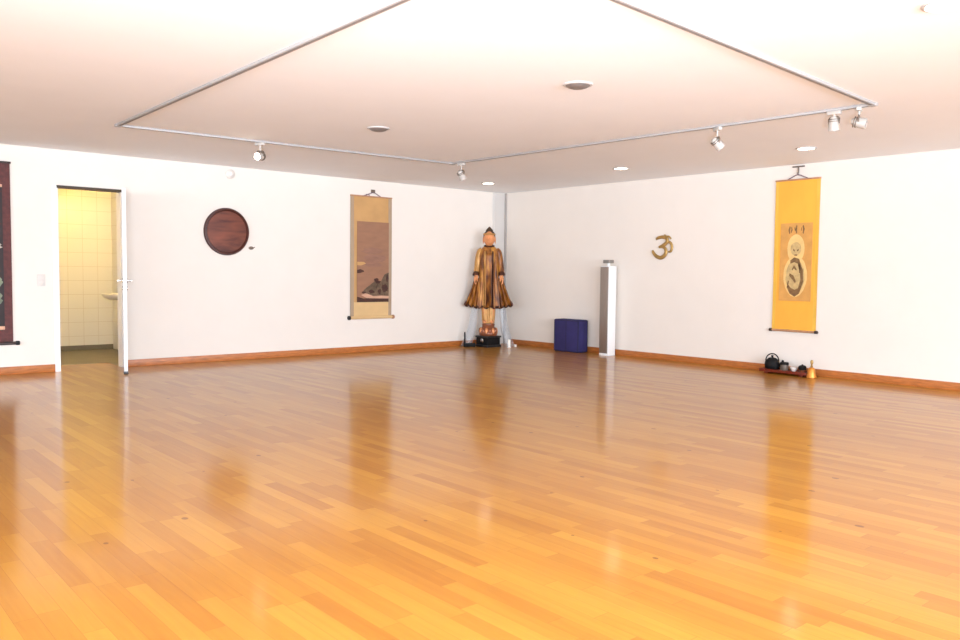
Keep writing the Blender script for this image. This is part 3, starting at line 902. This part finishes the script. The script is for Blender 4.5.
hr.lathe([(0.060, 0.0), (0.054, 0.02), (0.036, 0.04), (0.022, 0.055), (0.010, 0.068), (0, 0.072)], (0, 0.005, 1.66), seg=20)
hr.build('hair', MT['hair'], st)
MB().lathe([(0.096, -0.010), (0.102, 0.0), (0.096, 0.012)], (0, 0.0, 1.61), seg=32).build('headband', MT['giltlight'], st)

# robe: pleated shell from the neck to the hem
PR = [(0.455, .185, .125), (0.53, .178, .125), (0.72, .165, .122), (0.92, .150, .120), (1.12, .148, .125), (1.26, .160, .128), (1.34, .158, .108), (1.395, .110, .082), (1.43, .068, .068)]
def prof(z):
    for (z0, a0, b0), (z1, a1, b1) in zip(PR[:-1], PR[1:]):
        if z <= z1:
            k = (z - z0) / (z1 - z0)
            return a0 + (a1 - a0) * k, b0 + (b1 - b0) * k
    return PR[-1][1:]
def robe(s, tt):
    z = 0.455 + 0.975 * tt
    a, b = prof(z)
    th = 2 * PI * s
    amp = 0.075 * (1 - tt) + 0.012
    k = 1 + amp * math.cos(18 * th + 0.6 * math.sin(3 * th))
    v = 0.018 * math.cos(9 * th) * (1 - tt) ** 6
    return Vector((a * k * math.cos(th), b * k * math.sin(th), z + v))
MB().grid(robe, 144, 40, wrap=True).build('robe', MT['gilt'], st)
for s in (-1, 1):
    # sleeve over each arm down to the wrist
    sl = MB()
    sl.tube(smooth([(s * .108, 0, 1.365), (s * .150, 0.002, 1.315), (s * .180, .008, 1.13), (s * .200, -.03, .99)], 6), [.042 + .012 * math.sin(i / 18 * PI) for i in range(19)], 16)
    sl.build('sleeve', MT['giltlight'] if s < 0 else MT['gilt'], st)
    MB().tube(smooth([(s * .197, -.022, 1.01), (s * .202, -.034, .985), (s * .206, -.042, .955)], 3), [.044, .046, .049, .052, .054, .055, .055], 16).build('cuff', MT['giltdark'], st)
    def wing(u, tt, s=s):
        # u: inner to outer, tt: bottom to top
        outer = 0.385 - 0.170 * tt ** 0.8
        x = 0.10 + (outer - 0.10) * u
        z = 0.452 + 0.030 * u * u + (0.47 - 0.03 * u) * tt + 0.012 * math.cos(8 * PI * u) * (1 - tt)
        y = -0.01 + 0.034 * math.cos(7 * PI * u) * (1 - 0.75 * tt) - 0.03 * tt * u
        return Vector((s * x, y, z))
    wg = MB().grid(wing, 56, 24).build('robe_wing', MT['gilt'], st)
    md = wg.modifiers.new('thickness', 'SOLIDIFY'); md.thickness = 0.010
    hb = MB().tube([wing(u / 40, 0.0) + Vector((0, 0, 0.004)) for u in range(41)], 0.016, 8)
    hb.tube([wing(0.97, 0.0) + Vector((0, 0, 0.0)), wing(1, .06), wing(1, .14)], [.022, .018, .012], 8)
    hb.build('hem', MT['giltdark'], wg)
    MB().tube([wing(0.985, k / 20) for k in range(21)], 0.010, 8).build('edge_trim', MT['giltdark'], wg)
# front panel, collar and bands
def panel(x0, x1, z0, z1, off, m, name):
    def fn(u, v):
        z = z0 + (z1 - z0) * v
        a, b = prof(z)
        x = x0 + (x1 - x0) * u
        th = math.acos(max(-1, min(1, x / a)))
        return Vector((x, -b * math.sin(th) * 1.03 - off - 0.006 * math.cos(10 * u * PI) * (1 - v), z))
    o = MB().grid(fn, 20, 24).build(name, m, st)
    md = o.modifiers.new('thickness', 'SOLIDIFY'); md.thickness = 0.006
panel(-0.045, 0.045, 0.455, 1.31, 0.012, MT['gilt'], 'front_panel')
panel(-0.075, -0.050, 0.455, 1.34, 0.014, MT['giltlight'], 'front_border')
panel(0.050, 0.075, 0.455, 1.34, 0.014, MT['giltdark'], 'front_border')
hb = MB().tube([robe(k / 144, 0.0) for k in range(145)], 0.012, 8)
hb.build('hem', MT['giltdark'], st)
MB().tube([(0.075 * math.cos(a), 0.075 * math.sin(a) - .004, 1.425 + 0.012 * math.sin(a)) for a in [2 * PI * k / 32 for k in range(33)]], 0.013, 8).build('collar', MT['giltdark'], st)
# under-robe round the legs
def under(s, tt):
    th = 2 * PI * s
    z = 0.195 + 0.30 * tt
    k = 1 + 0.06 * math.cos(14 * th)
    gap = 1 - 0.28 * math.exp(-((math.cos(th)) / 0.30) ** 2)
    return Vector(((0.092 + 0.02 * tt) * k * math.cos(th), (0.066 + 0.01 * tt) * k * gap * math.sin(th), z))
MB().grid(under, 84, 10, wrap=True).build('under_robe', MT['giltlight'], st)

# sheer white scarves hanging from the robe's hem to the floor
for sgn in (-1, 1):
    def scarf(u, v, s=sgn):
        top = Vector((s * (0.175 + 0.10 * u), -0.02 + 0.012 * math.cos(9 * u), 0.432))
        bot = Vector((s * (0.275 + 0.16 * u), -0.10 + 0.03 * math.cos(8 * u), -0.172))
        p = bot.lerp(top, v)
        p.y += 0.018 * math.cos(5 * PI * u) * (1 - 0.5 * v)
        p.x -= s * 0.03 * math.sin(PI * v)
        return p
    o = MB().grid(scarf, 24, 24).build('scarf', MT['scarf'], st)
    o['label'] = 'sheer white scarf'
    md = o.modifiers.new('thickness', 'SOLIDIFY'); md.thickness = 0.002

# small things at the statue's feet
t = thing('incense_holder', 'low black incense holder with an upright stick, left of the plinth', 'incense holder', (-0.93, -0.22, 0), math.radians(-43))
MB().box(-0.080, 0.105, -0.05, 0.05, 0.0, 0.060, 0.010).build('tray', MT['iron'], t)
MB().cyl((-0.062, 0.0, 0.058), (-0.062, 0.0, 0.235), 0.015, r1=0.011).build('stick', MT['iron'], t)
t = thing('candle', 'short cream candle on the floor right of the plinth', 'candle', (-0.475, -0.675, 0))
MB().lathe([(0, 0), (0.030, 0), (0.030, 0.006), (0.024, 0.010), (0, 0.010)], seg=24).build('saucer', MT['ceramic'], t)
MB().lathe([(0, 0.010), (0.022, 0.010), (0.022, 0.120), (0.016, 0.128), (0, 0.122)], seg=24).build('wax', MT['wax'], t)
MB().cyl((0, 0, 0.12), (0.002, 0, 0.142), 0.002, 8).build('wick', MT['black'], t)
t = thing('tealight', 'tiny pale tealight cup on the floor, nearest the right skirting board', 'candle', (-0.30, -0.63, 0))
MB().lathe([(0, 0), (0.022, 0), (0.025, 0.036), (0.022, 0.036), (0.020, 0.024), (0, 0.024)], seg=24).build('cup', MT['ceramic'], t)
MB().lathe([(0, 0.020), (0.019, 0.020), (0.019, 0.028), (0, 0.029)], seg=20).build('wax', MT['wax'], t)

# ------------------------------------------------------------------ blue block and steel column by the right wall
t = thing('seat_block', 'dark blue fabric block standing against the right wall', 'seat block', (-0.165, -1.705, 0))
MB().box(-0.105, 0.105, -0.245, 0.245, 0.0, 0.490, 0.018).build('cover', MT['blue'], t)
pp = MB()
for z in (0.474, 0.016):
    q = [(-0.100, -0.240), (0.100, -0.240), (0.100, 0.240), (-0.100, 0.240), (-0.100, -0.240)]
    for k in range(4):
        pp.cyl((q[k][0], q[k][1], z), (q[k + 1][0], q[k + 1][1], z), 0.0085, 8)
for x_, y_ in ((-0.1, -0.24), (0.1, -0.24), (0.1, 0.24), (-0.1, 0.24)):
    pp.cyl((x_, y_, 0.016), (x_, y_, 0.474), 0.0085, 8)
pp.build('piping', MT['bluedark'], t)
MB().box(-0.1075, -0.1045, -0.006, 0.006, 0.02, 0.47).build('seam', MT['bluedark'], t)

t = thing('column_lamp', 'slim tall square steel column with a floating grey cap at the right wall', 'floor lamp', (-0.145, -2.405, 0))
MB().box(-0.080, 0.080, -0.083, 0.083, 0.0, 0.031, 0.003).build('base', MT['enamel'], t)
MB().box(-0.078, 0.080, -0.082, 0.082, 0.030, 1.290, 0.004).build('body', MT['enamel'], t)
MB().box(-0.086, -0.078, -0.070, 0.080, 0.035, 1.280, 0.002).build('front_panel', MT['steel'], t)
MB().cyl((0, 0, 1.290), (0, 0, 1.336), 0.022).build('spacer', MT['enamel'], t)
MB().box(-0.055, 0.055, -0.050, 0.060, 1.332, 1.380, 0.004).build('cap', MT['capgrey'], t)

# ------------------------------------------------------------------ tea tray under the yellow scroll
TY = -5.19
t = thing('tea_tray', 'low dark red lacquer tray on the floor below the yellow scroll', 'tray', (-0.16, TY, 0))
MB().box(-0.10, 0.10, -0.30, 0.30, 0.022, 0.044, 0.004).build('board', MT['tray'], t)
for y_ in (-0.22, 0.22):
    MB().box(-0.085, 0.085, y_ - 0.02, y_ + 0.02, 0.0, 0.023, 0.002).build('foot', MT['tray'], t)
rm = MB()
rm.box(-0.10, -0.092, -0.30, 0.30, 0.043, 0.056, 0.002).box(0.092, 0.10, -0.30, 0.30, 0.043, 0.056, 0.002)
rm.box(-0.092, 0.092, -0.30, -0.292, 0.043, 0.056, 0.002).box(-0.092, 0.092, 0.292, 0.30, 0.043, 0.056, 0.002)
rm.build('rim', MT['tray'], t)
zt = 0.044
t = thing('teapot', 'black iron teapot at the left end of the red tray', 'teapot', (-0.155, TY + 0.19, zt + 0.0005), math.radians(-70))
MB().lathe([(0, 0), (0.055, 0), (0.080, 0.02), (0.088, 0.06), (0.080, 0.105), (0.055, 0.128), (0, 0.13)], seg=32).build('pot', MT['iron'], t)
MB().lathe([(0, 0.126), (0.050, 0.126), (0.050, 0.134), (0.030, 0.142), (0.012, 0.145), (0.012, 0.152), (0.018, 0.162), (0.010, 0.172), (0, 0.172)], seg=24).build('lid', MT['iron'], t)
MB().tube(smooth([(0.075, 0, 0.05), (0.105, 0, 0.075), (0.125, 0, 0.115)], 5), [.020 - .0008 * i for i in range(11)], 10).build('spout', MT['iron'], t)
MB().tube([(0.075 * math.cos(a), 0, 0.105 + 0.085 * math.sin(a)) for a in [PI * k / 16 for k in range(17)]], 0.007, 8).build('handle', MT['iron'], t)
t = thing('tea_caddy', 'small dark lidded tin beside the black teapot on the red tray', 'tin', (-0.160, TY + 0.03, zt + 0.0005))
MB().lathe([(0, 0), (0.046, 0), (0.048, 0.004), (0.048, 0.070), (0, 0.070)], seg=28).build('can', MT['spotdark'], t)
MB().lathe([(0, 0.070), (0.050, 0.070), (0.050, 0.094), (0.044, 0.100), (0, 0.100)], seg=28).build('lid', MT['iron'], t)
t = thing('tea_bowl', 'small pale bowl in the middle of the red tray', 'bowl', (-0.150, TY - 0.085, zt + 0.0005))
MB().lathe([(0, 0), (0.020, 0), (0.022, 0.006), (0.040, 0.030), (0.044, 0.050), (0.040, 0.050), (0.034, 0.030), (0.018, 0.012), (0, 0.010)], seg=28).build('bowl', MT['ceramic'], t)
t = thing('incense_jar', 'little pale jar with a black lid at the right of the red tray', 'jar', (-0.165, TY - 0.20, zt + 0.0005))
MB().lathe([(0, 0), (0.030, 0), (0.036, 0.01), (0.036, 0.030), (0, 0.030)], seg=28).build('jar', MT['lacq'], t)
MB().lathe([(0, 0.030), (0.043, 0.030), (0.046, 0.040), (0.044, 0.070), (0.030, 0.082), (0.010, 0.086), (0.010, 0.094), (0, 0.096)], seg=28).build('lid', MT['iron'], t)
t = thing('hand_bell', 'orange brass bell standing on the floor right of the red tray', 'bell', (-0.23, -5.535, 0))
MB().lathe([(0.050, 0.0), (0.058, 0.004), (0.055, 0.02), (0.046, 0.055), (0.042, 0.095), (0.028, 0.120), (0, 0.125)], seg=32).build('bell', MT['brass'], t)
MB().lathe([(0, 0.122), (0.012, 0.122), (0.016, 0.135), (0.009, 0.150), (0.015, 0.168), (0.019, 0.188), (0.010, 0.206), (0, 0.210)], seg=24).build('grip', MT['om'], t)
